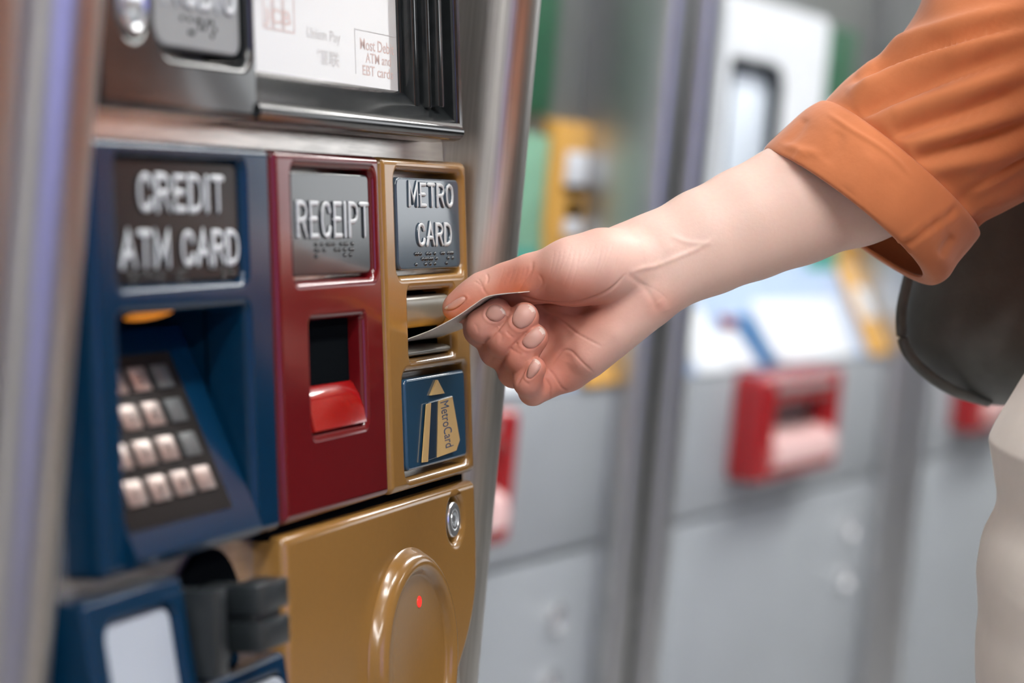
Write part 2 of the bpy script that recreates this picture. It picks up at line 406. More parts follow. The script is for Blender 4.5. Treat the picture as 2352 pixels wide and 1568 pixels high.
# screen, the sloping lip below it and the stepped frame on its right
b = MB(); b.add(*fbox(-205, -245, 7, -20, -103, 10)); scrn = b.obj('screen', GLASS, hs)
tx = MB()
def stext(s, bx, m_): tx.add(*ftext(s, bx, 6.98, .03, .06), m_)
def sbar(u0, v0, u1, v1, m_=0): tx.add(*fbox(u0, v0, 6.9, u1, v1, 7), m_)
sbar(-192, -150, -178, -112, 0)
for u0, u1 in ((-165, -157), (-155, -147), (-145, -135)):
    sbar(u0, -150, u0 + .7, -123); sbar(u1, -150, u1 + .7, -123)
    sbar(u0, -123, u1 + .7, -122.4)
stext('JCB', (-164, -131, -138, -123.5), 0)
stext('Union Pay', (-122, -126.5, -86, -120.5), 1)
stext('银联', (-112, -118, -88, -111.5), 1)
sbar(-70, -129.5, -22, -129.1, 1); sbar(-70, -129.5, -69.6, -110, 1)
stext('Most Debit', (-64, -126, -24, -121), 0); stext('ATM and', (-58, -120, -28, -115.6), 0); stext('EBT cards', (-62, -114.4, -26, -110), 0)
tx.obj('screen_print', [PINK, FAINT], hs)
lip = [(-106, 9), (-105, 6.6), (-102, 4.0), (-98, .6), (-94, -3.2), (-92, -5.4), (-90.6, -6.8), (-89.2, -7.6), (-87.4, -7.9), (-85.6, -7.2), (-84.2, -5.4), (-83.6, -2.5), (-83.6, 9)]
b = MB(); b.add(*strip(lip, -202.6, 25.5, closed=True)); b.obj('screen_lip', BLACK, hs, 50)
b = MB()
for u0, u1, w0 in ((-20, -15, 6), (-15, -8, 1), (-8, -4, 3.5), (-4, 0, -2), (0, 4, 0), (4, 12, -3.8)): b.add(*fbox(u0, -245, w0, u1, -97 - abs(w0) * .4, 13, .9))
b.obj('ridged_frame', BLACK, hs)

def sign(parent, outline, w, lines, brl, m_=SIGN, bold=1.2, letter=LETTER, dr=.9):
    o = mk('sign_plate', *plate(outline, [], w, 4, .9), m_, parent)
    b = MB()
    for s, bx in lines: mould(b, s, bx, w, bold)
    b.obj('lettering', [letter, m_], parent)
    b = MB(); b.add(*dots(brl, dr, w + .02, .95)); b.obj('braille', BLACK, parent)
    return o
# blue bank-card panel
bp = mk('bank_card_panel', *plate(rrect(-324, -74.5, -178.6, 73.8, 3), [rrect(-305.5, -68.5, -203.5, -24, 4), rrect(-306.5, -14.2, -203, 67, 3)], 0, 20, 3.5, 5), BLUE, vm)
sign(bp, rrect(-305, -68, -204, -24.4, 4), 2.4, [('CREDIT', (-287, -63.5, -217, -49)), ('ATM CARD', (-301, -43.5, -205.5, -29.5))],
     [(u, v - 1.6) for u, v in braille('credit', -298, -27.2, 5.3, 2.1) + braille('atm', -262, -27.2, 5.3, 2.1) + braille('card', -230, -27.2, 5.3, 2.1)], m_=mat('dull_black_sign_plate', (.010, .011, .012), .22, spec=.15), bold=1.45)
def modw(v): return 24.7 - .415 * v
b = MB()                                             # pocket walls
b.add(*fbox(-312, -20, 14, -308, 74, 50)); b.add(*fbox(-201.5, -20, 16, -197, 74, 50)); b.add(*fbox(-312, -20, 14, -197, -16.5, 50)); b.add(*fbox(-312, -20, 48, -197, 74, 50))
b.obj('keypad_pocket', BLUE, bp)
b = MB(); b.add(*strip([(-9, 46), (-7.5, modw(-7) + .5), (-6, modw(-6)), (69, modw(69)), (72, modw(69) + 1.5), (72, 46)], -307.5, -206, closed=True)); mod = b.obj('keypad_module', BLUE, bp, 30)
V, Fc = [], []
def on_mod(px, py, lift=0.0):                         # where a sight line meets the sloping module
    C = -MC.T @ T0; d = MC.T @ np.array([(px - 1176) / FPX, (py - 784) / FPX, 1.0])
    t = (24.7 - lift - .415 * C[1] - C[2]) / (d[2] + .415 * d[1]); q = C + d * t; return q[0], q[1]
def slab(u0, v0, u1, v1, lo, hi, bev=0.0):            # box lying on the module
    V, Fc = box(u0, v0, -hi, u1, v1, -lo, bev); V[:, 2] += modw(V[:, 1]); return face_pts(V), Fc
pu = on_mod(525, 1145)[0]
b = MB(); b.add(*slab(-306, 1.5, pu, 60, -1, .6, .4)); b.obj('keypad', PADB, bp)
k3 = on_mod(472, 1105, 1.5); k0 = on_mod(365, 1120, 1.5); du = (k3[0] - k0[0]) / 2
r0 = on_mod(362, 948, 1.5); dv = (k0[1] - r0[1]) / 2
digs = [['1', '2', '3', 'C'], ['4', '5', '6', 'B'], ['7', '8', '9', 'D'], ['*', '0', '#', 'E']]
rows = ['1', '4', '7', '*']
for j in range(4):
    for i in range(4):
        cu_ = k0[0] + (i - 1) * du; cv_ = k0[1] + (j - 3) * dv
        b = MB(); b.add(*slab(cu_ - du * .35, cv_ - dv * .34, cu_ + du * .35, cv_ + dv * .34, .4, 2.0, .5), 0)
        if i < 3:
            V, Fc = text2d(digs[j][i], (cu_ - 1.6, -cv_ - 2.2, cu_ + 1.6, -cv_ + 2.2), .15, .05)
            V = np.stack([V[:, 0], -V[:, 1], modw(-V[:, 1]) - 1.98 - V[:, 2]], 1); b.add(face_pts(V), Fc, 1)
        b.obj('key', [KEYD if (i == 3 and j < 3) else KEYM, PADB], bp)
b = MB(); b.add(*plate([(-263.5 + 17 * math.cos(t) , -13.3 + 1.5 * math.sin(t) - .9 * math.cos(t)) for t in [2 * math.pi * k / 32 for k in range(32)]], [], 9.5, 3, .3)); b.obj('amber_reflection', AMBER, bp)  # glowing lens added to imitate an orange reflection inside the pocket

# dark red receipt panel
rp = mk('receipt_panel', *plate(rrect(-175.6, -74.5, -63.0, 73, 3), [rrect(-157.5, -67.8, -70.6, -22.5, 4), rrect(-144, -6, -86.5, 39.5, [2, 2, 3, 2])], 0, 18, 3.5, 5), RED, vm)
sign(rp, rrect(-155.8, -66.3, -72.2, -24.3, 3), 2.0, [('RECEIPT', (-151.5, -54.8, -74, -39))], braille('receipt', -131.5, -36.8, 6.1, 2.35), bold=1.25, dr=.95)
b = MB(); b.add(*fbox(-146, -8, 11, -143, 42, 45)); b.add(*fbox(-89.5, -8, 11, -85, 42, 45)); b.add(*fbox(-146, -9, 14, -85, -6, 45)); b.add(*fbox(-146, -9, 42, -85, 42, 45)); b.obj('receipt_pocket', RED, rp)
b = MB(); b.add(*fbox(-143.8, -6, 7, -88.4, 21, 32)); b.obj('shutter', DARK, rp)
b = MB(); b.add(*strip([(19, 30), (18.6, 13), (19.4, 9.5), (22, 6.0), (27, 3.2), (33, 1.2), (38.8, .2), (39.4, 3), (39.4, 30)], -143, -87.2, closed=True)); b.obj('receipt_chute', LIP, rp, 50)

# mustard transit-card panel
gp = mk('transit_card_panel', *plate(rrect(-61.0, -74.5, 49.2, 73.4, 3.5), [rrect(-45.2, -68.6, 42, -22.2, 5), rrect(-32.8, -15.2, 26.2, 15.2, 2.5), rrect(-42.6, 21.2, 42.0, 67.8, 5)], 0, 18, 3.5, 5), GOLD, vm)
sign(gp, rrect(-42.4, -66.0, 39.4, -24.6, 4), .8, [('METRO', (-28.5, -64.2, 30, -52.4)), ('CARD', (-18.8, -46.0, 26, -34.6))],
     braille('metro', -21, -31.6, 6.1, 2.35) + braille('cAd', 13, -31.6, 6.1, 2.35), m_=mat('slate_sign_plate', (.035, .055, .075), .14, coat=.3), bold=1.12)
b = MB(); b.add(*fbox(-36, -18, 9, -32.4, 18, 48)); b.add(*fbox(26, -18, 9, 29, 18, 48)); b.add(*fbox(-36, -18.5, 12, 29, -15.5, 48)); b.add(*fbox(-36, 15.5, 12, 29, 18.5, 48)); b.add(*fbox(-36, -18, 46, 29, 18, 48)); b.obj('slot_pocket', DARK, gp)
b = MB(); b.add(*strip([(-13, 14), (-12.7, 4.2), (-11.8, 2.9), (-10.2, 2.3), (-7, 2.5), (-3, 3.3), (0, 4.8), (1.8, 7), (2.4, 12), (2.5, 30), (-13, 30)], -32, 24.6, closed=True)); b.obj('upper_card_guide', GUIDE, gp, 60)
b = MB(); b.add(*strip([(14.6, 14), (14.4, 3.4), (13.4, 2.3), (12.2, 2.4), (11.6, 3.6), (10.9, 6), (10.4, 12), (10.2, 30), (14.6, 30)], -32, 25.2, closed=True)); b.obj('lower_card_guide', GUIDE, gp, 60)
ap = mk('direction_plate', *plate(rrect(-39.7, 23.9, 39.2, 65, 3), [], .6, 5, 1.2), NAVY, gp)
b = MB(); b.add(*plate([Fat(*q, -.6) for q in ((1006, 872), (1022, 903), (991, 908))], [], -.6, 1.4, .2)); b.obj('arrow', GOLDL, gp)
def q4(*pp): return [Fat(x, y, -.4) for x, y in pp]
cq = q4((990, 924), (1040, 909), (1057, 1010), (1047, 1036), (983, 1058), (981, 1056))
b = MB(); b.add(*plate(cq, [], -.3, 1.2, .3)); b.obj('card_picture', mat('dark_navy_print', (.012, .03, .055), .2, coat=.4), gp)
b = MB(); b.add(*plate(q4((1007, 920), (1038, 911), (1055, 1010), (1047, 1034), (1004, 1050)), [], -.72, .6, .05)); b.add(*plate(q4((979, 928), (989, 925), (982, 1060), (969, 1062)), [], -.72, .6, .05)); b.obj('card_stripe', GOLDL, gp)
# word running down the card picture
V, Fc = text2d('MetroCard', (0, 0, 1, 1), .01, .0)
p00, p10, p01 = [np.array(Fat(*p, -.75)) for p in ((1011, 924), (1024, 1029), (1030, 918))]
p11 = np.array(Fat(1042, 1023, -.75))
X, Y = V[:, 0:1], V[:, 1:2]
UV = p00 * (1 - X) * (1 - Y) + p10 * X * (1 - Y) + p01 * (1 - X) * Y + p11 * X * Y
b = MB(); b.add(face_pts(np.concatenate([UV, -.74 - V[:, 2:3] * 8], 1)), Fc); b.obj('lettering', TEXTN, gp)

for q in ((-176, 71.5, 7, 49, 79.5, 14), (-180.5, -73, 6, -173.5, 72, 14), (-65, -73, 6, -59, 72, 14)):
    mk('gap_shade_strip', *fbox(*q), DARK, vm)  # dark strips painting the shade in the gaps between the panels
# mustard lower cover with lock and round reader
COVER = [(-176.5, 80), (-175.5, 78.2), (-173.5, 77.3), (45.5, 77.3), (48, 78.3), (48.9, 80.8)] + [tuple(q) for q in catmull([(48.9, 108), (47.4, 125), (42, 139), (31, 153), (18, 165), (8.5, 178), (-3, 193), (-22, 206), (-48, 212)], 4)] + [(-165, 212), (-173, 209), (-176.5, 202)]
lg = mk('reader_cover', *plate(COVER, [circ(19.3, 93.2, 10.6)], 0, 18, 3.6, 5), GOLD, vm)
b = MB(); b.add(*lathe(19.3, 93.2, [(11.5, 1.0), (11, 3), (11, 12)])); b.obj('lock_recess', GOLD, lg)
lk = MB(); lk.add(*lathe(19.3, 93.2, [(8.4, 10), (8.3, 1.2), (7.8, .6), (5.2, .5), (5.0, 1.0), (4.6, 1.0), (4.4, .5), (3.6, .5), (3.3, 2.6), (2.2, 2.6), (2.0, .9), (0.01, .8)], 48)); lk.obj('lock', LOCK, lg)
b = MB(); b.add(*lathe(-45.5, 148.5, [(50.5, .3), (49.2, -.8), (48.2, -3.2), (46.6, -5.4), (44, -6.8), (41.6, -6.6), (40.0, -5.4), (38.8, -3.6), (38.2, -2.6), (37.6, -2.4), (0.01, -2.4)], 96)); b.obj('round_reader', GOLD, lg, 60)
b = MB(); b.add(*lathe(-38.4, 123.2, [(2.7, -2.2), (2.5, -2.75), (0.01, -2.8)], 24)); b.obj('red_indicator', LED, lg)

# blue lower unit with white label and the black card jaws
def tilt(VF):
    V, Fc = VF; V = (np.asarray(V) - np.array([0, 0, H0])) @ A * 1000; V[:, 2] -= (V[:, 1] - 79) * .13; return face_pts(V), Fc
lu = mk('lower_blue_unit', *tilt(plate([(-342, 79.3), (-272, 79.3), (-270, 80.5), (-269, 83), (-269, 117), (-267, 118.5), (-197, 118.5), (-195, 119.5), (-194, 121), (-194, 200), (-342, 200)], [rrect(-329, 88, -278, 190, 6), rrect(-258, 126, -199, 180, 6)], -1, 18, 2.0, 3)), BLUE, vm)
b = MB(); b.add(*tilt(plate(rrect(-328, 89, -279, 189, 5), [], 1.0, 3, .8))); b.obj('white_label', WHITE, lu)
b = MB(); b.add(*tilt(plate(rrect(-257, 127, -200, 179, 6), [], -1.8, 3, .8)), 0)
for cx in (-232, -218): b.add(*tilt(plate(circ(cx, 137, 5.6), [circ(cx, 137, 4.4)], -2.6, 1, .1)), 1)
b.obj('picture_label', [WHITE, PADB], lu)
b = MB(); b.add(*fbox(-245.5, 86.5, -20, -219, 97.0, -7, .9)); b.add(*fbox(-243.5, 96.0, -17, -221, 101.2, -7, .5)); b.add(*fbox(-245.5, 100.2, -20, -219, 111, -7, .9)); b.add(*fbox(-240, 88, -8, -222, 112, 14, 2)); b.obj('card_jaw', RUBBER, vm)
b = MB(); b.add(*fbox(-268.5, 85, -13, -258, 116.5, 14, 1.0)); b.add(*fbox(-262, 88, -2, -232, 116.5, 14, 1.0)); b.obj('jaw_guard', RUBBER, vm)
mk('dark_disc', *lathe(-222, 103, [(27, 14), (27, 11), (25.5, 10), (.01, 10)], 40), DARK, vm)  # plain dark disc behind the jaws

# edge of the neighbouring machine on the left
nm = thing('neighbouring_machine', 'steel edge of the next ticket machine at the far left', 'ticket machine', (-.72, .3, 0))
column('steel_column', -.440, -.390, nm)
V, Fc = box(-.96, .03, 0, -.440, .6, 1.95, .006); mk('cabinet', V, Fc, STEEL, nm)

# ------------------------------------------------------------------ row of machines behind
PAINT = mat('grey_machine_paint', (.30, .325, .345), .42, noise=.04, nscale=8)
PAINTU = mat('grey_upper_panel', (.20, .215, .205), .40, .3, noise=.05, nscale=8)
WPAN = mat('white_console_panel', (.72, .76, .79), .35, noise=.04)
PBLUE = mat('pale_blue_panel', (.38, .50, .70), .4, noise=.05)
SBLUE = mat('bright_blue_stripe', (.004, .115, .30), .35)
ORANGE = mat('orange_yellow_panel', (.66, .36, .07), .34, coat=.2, noise=.06)
GREEN = mat('green_sign_face', (.008, .095, .040), .35, noise=.1)
LGREEN = mat('pale_green_panel', (.20, .42, .28), .4, noise=.1)
TEAL = mat('teal_disc', (.06, .34, .27), .4)
BSTEEL = mat('satin_steel_post', (.52, .53, .535), .30, .95, noise=.06, nscale=8, stretch=(20, 20, 1))
SCREENW = mat('pale_screen', (.66, .74, .82), .25, emit=.12)
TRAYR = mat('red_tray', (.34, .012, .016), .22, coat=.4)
TRAYL = mat('highlit_tray_ledge', (.82, .55, .53), .18, coat=.8)  # pale pink puts the ceiling highlight into the colour of a red ledge
PH = R(8); BA = np.array([math.cos(PH), -math.sin(PH), 0]); BB = np.array([math.sin(PH), math.cos(PH), 0])
P0 = CAMP + ray(1480, 784) * 2.55; PZ = P0[2]; PITCH = .918
def cony(z): return .068 * (z - PZ + .043) / .128
def bslab(a0, h0, a1, h1, t0, t1, sk=0.0, bev=.002):
    """box lying on the sloping console, heights above the anchor"""
    V, Fc = box(a0, -t1, h0, a1, -t0, h1, bev)
    V[:, 0] += (h1 - V[:, 2]) * sk; V[:, 2] += PZ; V[:, 1] += [cony(z) for z in V[:, 2]]; return V, Fc
def bbox(a0, y0, h0, a1, y1, h1, bev=.002):
    return box(a0, y0, h0 + PZ, a1, y1, h1 + PZ, bev)
def lplate(outer, holes, y, thick, bev):              # plate facing the hall, outlines (a, h)
    V, Fc = plate2d(outer, holes, thick, bev, 3)
    return np.stack([V[:, 0], -V[:, 2] + y, V[:, 1] + PZ], 1), Fc
def station_machine(k, label):
    loc = P0 + BA * (PITCH * k); t = thing('ticket_vending_machine', label, 'ticket machine', (loc[0], loc[1], 0), 'ticket machines in the row behind', -PH)
    P = lambda name, VF, m_, par=t: mk(name, VF[0], VF[1], m_, par, 35, None, False)
    P('cabinet', bbox(.024, .10, -PZ, .894, .60, 1.0, .004), BSTEEL)
    P('upper_panel', bbox(.062, .068, .085, .856, .11, 1.0), PAINTU)
    P('lower_panel', bbox(.062, 0, -.207, .856, .11, -.045, .003), PAINT)
    dr = P('service_door', bbox(.062, 0, -PZ + .08, .856, .11, -.213, .003), PAINT)
    P('plinth', bbox(.062, .03, -PZ, .856, .11, -PZ + .08), DARK)
    V, Fc = lathe(0, 0, [(16, 0), (15, -4), (11, -5), (10, -2), (0.01, -2)], 32); V = (V - np.array([0, 0, H0])) @ A
    for hh in (-.277, -.345):
        P('lock', (np.stack([V[:, 0] + .762, V[:, 2], -V[:, 1] * 1.1 + PZ + hh], 1), Fc), LOCK, dr)
    P('post_gap_shade', bbox(-.0210, -.012, -PZ, .0210, .14, 1.0), DARK)  # dark strip painting the shade between neighbouring posts
    for a0, a1 in ((.022, .066), (.852, .896)): column('post', a0, a1, t, -.032, BSTEEL, 2.0, .6, False)
    P('console', bslab(.062, -.043, .856, .085, -.04, 0, 0, .003), PBLUE)
    cs = t
    P('large_white_panel', bslab(.405, -.040, .712, .032, 0, .004, -.0), WPAN)
    P('blue_stripe', bslab(.318, -.040, .378, .018, 0, .004, .9), SBLUE)
    P('small_white_panel', bslab(.245, -.040, .318, 0, 0, .004, .6), WPAN)
    P('red_button', bslab(.285, .004, .312, .018, 0, .010), LIP)
    P('pale_keypad', bslab(.13, -.042, .235, .03, 0, .004, .4), WPAN)
    g = P('orange_lower_panel', bslab(.768, -.041, .852, .080, 0, .008, 0, .003), ORANGE)
    P('white_sign', bslab(.785, .005, .838, .045, .008, .011), WPAN, g)
    g = P('orange_upper_panel', bbox(.768, .054, .080, .860, .07, .222, .003), ORANGE)
    P('white_sign', bbox(.797, .050, .158, .847, .055, .192), WPAN, g)
    P('dark_bar', bbox(.797, .050, .150, .847, .055, .157), DARK, g)
    P('slot', bbox(.812, .050, .124, .838, .056, .142), DARK, g)
    P('slot_label', bbox(.806, .050, .106, .844, .055, .123), WPAN, g)
    P('green_sign', bbox(.625, .058, .225, .762, .07, .385), GREEN)
    P('pale_green_sign', bbox(.66, .058, .09, .765, .07, .205), LGREEN)
    V, Fc = lathe(0, 0, [(74, 0), (72, -4), (0.01, -5)], 40); V = (V - np.array([0, 0, H0])) @ A
    P('teal_disc', (np.stack([V[:, 0] + .725, V[:, 2] + cony(PZ + .075), -V[:, 1] * .72 + PZ + .066], 1), Fc), TEAL)
    s = P('screen_frame', lplate(rrect(.262, .15, .618, .39, .02), [rrect(.285, .165, .462, .318, [.004, .004, .03, .004])], .046, .03, .004), WPAN)
    P('screen', bbox(.28, .058, .16, .468, .066, .33), SCREENW, s)
    P('screen_gasket', lplate(rrect(.285, .165, .463, .318, [.004, .004, .03, .004]), [rrect(.292, .172, .449, .305, [.004, .004, .024, .004])], .045, .012, .002), DARK, s)
    # red ticket tray standing out of the lower panel
    tr = P('ticket_tray', lplate(rrect(.28, -.172, .56, -.046, .012), [rrect(.328, -.132, .536, -.080, .006)], -.038, .042, .006), TRAYR)
    P('tray_sign', lplate(rrect(.318, -.066, .515, -.056, .002), [], -.0395, .003, .001), GREYP, tr)
    P('tray_back', bbox(.31, -.005, -.14, .55, .006, -.07), mat('tray_shutter_grey', (.10, .11, .11), .3), tr)
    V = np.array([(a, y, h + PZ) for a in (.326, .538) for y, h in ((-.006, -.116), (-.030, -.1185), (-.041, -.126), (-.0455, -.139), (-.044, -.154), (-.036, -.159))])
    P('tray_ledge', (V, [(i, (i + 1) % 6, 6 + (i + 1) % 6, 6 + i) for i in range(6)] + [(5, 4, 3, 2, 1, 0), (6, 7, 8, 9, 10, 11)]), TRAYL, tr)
    return t
station_machine(-1, 'grey machine just behind the side post of the near machine, left end of row')
station_machine(0, 'grey machine with red tray behind the forearm, second in the row')
station_machine(1, 'grey machine farthest right in the row, behind the beige trousers')

# ------------------------------------------------------------------ the card
CREAM = mat('card_paper', (.72, .68, .62), .5)
def card_mat():
    m_ = mat('printed_card_back', (.74, .71, .66), .45); nt = m_.node_tree; bs = nt.nodes['Principled BSDF']
    uv = nt.nodes.new('ShaderNodeUVMap'); mp = nt.nodes.new('ShaderNodeMapping'); mp.inputs['Scale'].default_value = (5, 45, 1)
    nz = nt.nodes.new('ShaderNodeTexNoise'); nz.inputs['Scale'].default_value = 4
    wv = nt.nodes.new('ShaderNodeTexWave'); wv.bands_direction = 'X'; wv.inputs['Scale'].default_value = 6.5; wv.inputs['Distortion'].default_value = .15
    mx = nt.nodes.new('ShaderNodeMath'); mx.operation = 'MULTIPLY'
    rp = nt.nodes.new('ShaderNodeValToRGB'); rp.color_ramp.elements[0].position = .28; rp.color_ramp.elements[1].position = .42
    rp.color_ramp.elements[0].color = (.70, .66, .60, 1); rp.color_ramp.elements[1].color = (.10, .09, .09, 1)
    nt.links.new(uv.outputs['UV'], mp.inputs['Vector']); nt.links.new(mp.outputs['Vector'], nz.inputs['Vector']); nt.links.new(uv.outputs['UV'], wv.inputs['Vector'])
    nt.links.new(nz.outputs['Fac'], mx.inputs[0]); nt.links.new(wv.outputs['Fac'], mx.inputs[1]); nt.links.new(mx.outputs[0], rp.inputs['Fac']); nt.links.new(rp.outputs['Color'], bs.inputs['Base Color'])
    return m_
UN, UF = -27.0, 25.4
edge = [Fat_u(*p, UN) for p in ((945, 775), (972, 765), (1000, 753), (1050, 726), (1085, 702), (1116, 682), (1150, 675), (1190, 671.5))]
(v0_, w0_), (v1_, w1_) = edge[0], edge[1]
edge = [(v0_ + 3.6, w0_ + 26), (v0_ + 2.2, w0_ + 8)] + edge
L = catmull([np.array(e) for e in edge], 8)
NU = 8; th = .34; Vt = []; Fq = []
n = len(L); us = np.linspace(UN, UF, NU + 1)
T = np.gradient(L, axis=0); T /= np.linalg.norm(T, axis=1)[:, None]; Nn = np.stack([T[:, 1], -T[:, 0]], 1)
if Nn[0][0] > 0: Nn = -Nn                                  # towards smaller v = the upper face
for side in (.5, -.5):
    for i in range(n):
        q = L[i] + Nn[i] * th * side
        for u in us: Vt.append((u, q[0], q[1]))
m1 = n * (NU + 1)
def ci(s, i, j): return s * m1 + i * (NU + 1) + j
Fidx = []
for i in range(n - 1):
    for j in range(NU):
        Fq.append((ci(0, i, j), ci(0, i, j + 1), ci(0, i + 1, j + 1), ci(0, i + 1, j))); Fidx.append(0)
        Fq.append((ci(1, i, j), ci(1, i + 1, j), ci(1, i + 1, j + 1), ci(1, i, j + 1))); Fidx.append(1)
    Fq.append((ci(0, i, 0), ci(0, i + 1, 0), ci(1, i + 1, 0), ci(1, i, 0))); Fidx.append(2)
    Fq.append((ci(0, i, NU), ci(1, i, NU), ci(1, i + 1, NU), ci(0, i + 1, NU))); Fidx.append(2)
for j in range(NU):
    Fq.append((ci(0, 0, j), ci(1, 0, j), ci(1, 0, j + 1), ci(0, 0, j + 1))); Fidx.append(2)
    Fq.append((ci(0, n - 1, j), ci(0, n - 1, j + 1), ci(1, n - 1, j + 1), ci(1, n - 1, j))); Fidx.append(2)
CARDY = mat('orange_card_front', (.80, .36, .04), .35)
card = mk('transit_card', face_pts(Vt), Fq, [CARDY, card_mat(), CREAM], None, 35, Fidx)
uvl = card.data.uv_layers.new(name='UVMap')
for lp in card.data.loops:
    k = lp.vertex_index % m1; uvl.data[lp.index].uv = ((k % (NU + 1)) / NU, (k // (NU + 1)) / n)
tag(card, 'thin bent transit card held by the hand in the slot of the mustard panel', 'card')

# ------------------------------------------------------------------ the person
def skin_mat():
    m_ = mat('skin', (.62, .36, .28), .46, sss=.22, bump=.07, bscale=700); nt = m_.node_tree; b = nt.nodes['Principled BSDF']
    at = nt.nodes.new('ShaderNodeAttribute'); at.attribute_name = 'skin_tone'
    nz = nt.nodes.new('ShaderNodeTexNoise'); nz.inputs['Scale'].default_value = 90; nz.inputs['Detail'].default_value = 5
    mx = nt.nodes.new('ShaderNodeMixRGB'); mx.blend_type = 'MULTIPLY'; mx.inputs[0].default_value = .35
    rp = nt.nodes.new('ShaderNodeValToRGB'); rp.color_ramp.elements[0].color = (.86, .74, .72, 1); rp.color_ramp.elements[1].color = (1, 1, 1, 1)
    nt.links.new(nz.outputs['Fac'], rp.inputs['Fac']); nt.links.new(at.outputs['Color'], mx.inputs[1]); nt.links.new(rp.outputs['Color'], mx.inputs[2]); nt.links.new(mx.outputs[0], b.inputs['Base Color'])
    b.inputs['Specular IOR Level'].default_value = .22
    return m_
SKIN = skin_mat()
NAIL = mat('fingernail', (.56, .31, .255), .42, coat=.0, sss=.15)
NAILT = mat('nail_tip', (.70, .56, .49), .42)
Z0 = 1088.0
def cp(px, py, d): z = Z0 + d; return np.array([(px - 1176) / FPX * z, (py - 784) / FPX * z, z])
def c2w(P): return np.asarray(P) / 1000 @ RW + CAMP
def smin(a, b, k):
    h = np.clip(.5 + .5 * (b - a) / k, 0, 1); return b + (a - b) * h - k * h * (1 - h)
def surface(sdf, lo, hi, h):
    """dual surface of a signed distance field on a regular grid"""
    ax = [np.arange(lo[i], hi[i] + h, h, dtype=np.float32) for i in range(3)]
    X = np.meshgrid(*ax, indexing='ij'); D = sdf(*X); S = D < 0; sh = np.array(D.shape) - 1
    acc = np.zeros((*sh, 3), np.float32); cnt = np.zeros(sh, np.int16)
    corners = [(i, j, k) for i in (0, 1) for j in (0, 1) for k in (0, 1)]
    sl = lambda c: tuple(slice(c[i], c[i] + sh[i]) for i in range(3))
    for a in corners:
        for d in range(3):
            if a[d]: continue
            b = list(a); b[d] = 1; A_, B_ = D[sl(a)], D[sl(b)]; x = S[sl(a)] != S[sl(b)]
            t = np.where(x, A_ / np.where(x, A_ - B_, 1), 0)
            for i in range(3): acc[..., i] += np.where(x, (t if i == d else a[i]), 0)
            cnt += x
    act = cnt > 0; ids = -np.ones(sh, np.int64); ids[act] = np.arange(act.sum())
    base = np.argwhere(act); V = (base + acc[act] / cnt[act][:, None]) * h + np.array(lo)
    Fc = []
    for d in range(3):
        e1, e2 = [(1, 2), (2, 0), (0, 1)][d]
        s0 = [slice(1, n) for n in sh]; s0[d] = slice(0, sh[d]); s1 = list(s0); s1[d] = slice(1, sh[d] + 1)
        x = np.argwhere(S[tuple(s0)] != S[tuple(s1)]); off = np.array([1, 1, 1]); off[d] = 0; x = x + off
        ins = S[x[:, 0], x[:, 1], x[:, 2]]
        q = []
        for (i, j) in ((0, 0), (-1, 0), (-1, -1), (0, -1)):
            y = x.copy(); y[:, e1] += i; y[:, e2] += j; q.append(ids[y[:, 0], y[:, 1], y[:, 2]])
        q = np.stack(q, 1); q[~ins] = q[~ins][:, ::-1]; Fc.append(q)
    Fc = np.concatenate(Fc); Fc = Fc[(Fc >= 0).all(1)]
    return V, Fc
def relax(V, Fc, n, lam=.5):
    E_ = np.unique(np.sort(np.concatenate([Fc[:, [0, 1]], Fc[:, [1, 2]], Fc[:, [2, 3]], Fc[:, [3, 0]]]), 1), axis=0)
    for it in range(n):
        S_ = np.zeros_like(V); c = np.zeros(len(V))
        for i, j in ((0, 1), (1, 0)):
            np.add.at(S_, E_[:, i], V[E_[:, j]]); np.add.at(c, E_[:, i], 1)
        l = lam if it % 2 == 0 else -lam * .9
        V = V + l * (S_ / c[:, None] - V)
    return V
class SD:
    def __init__(s, X, Y, Z): s.P = (X, Y, Z)
    def cone(s, a, b, r1, r2, flat=1.0):
        X, Y, Z = s.P; ab = b - a; q = 1 / flat
        L2 = ab[0] ** 2 + ab[1] ** 2 + (ab[2] * q) ** 2
        px, py, pz = X - a[0], Y - a[1], (Z - a[2]) * q
        h = np.clip((px * ab[0] + py * ab[1] + pz * ab[2] * q) / L2, 0, 1)
        return np.sqrt((px - h * ab[0]) ** 2 + (py - h * ab[1]) ** 2 + (pz - h * ab[2] * q) ** 2) - (r1 + (r2 - r1) * h)
HAND = dict(
    index=[(1235, 672, 29, 10.5), (1105, 756, 15, 8.2), (1110, 746, -1, 7.5), (1141, 716, -4, 6.5)],
    middle=[(1262, 715, 30, 11), (1142, 803, 14, 8.3), (1158, 781, -3, 7.2), (1204, 728, -6, 6.8)],
    ring=[(1286, 782, 27, 11), (1182, 852, 13, 7.9), (1195, 821, -3, 6.9), (1226, 776, -5, 6.6)],
    pinky=[(1302, 846, 13, 9.8), (1224, 898, 5, 6.7), (1211, 876, -4, 6.1), (1228, 846, -7, 5.3)])
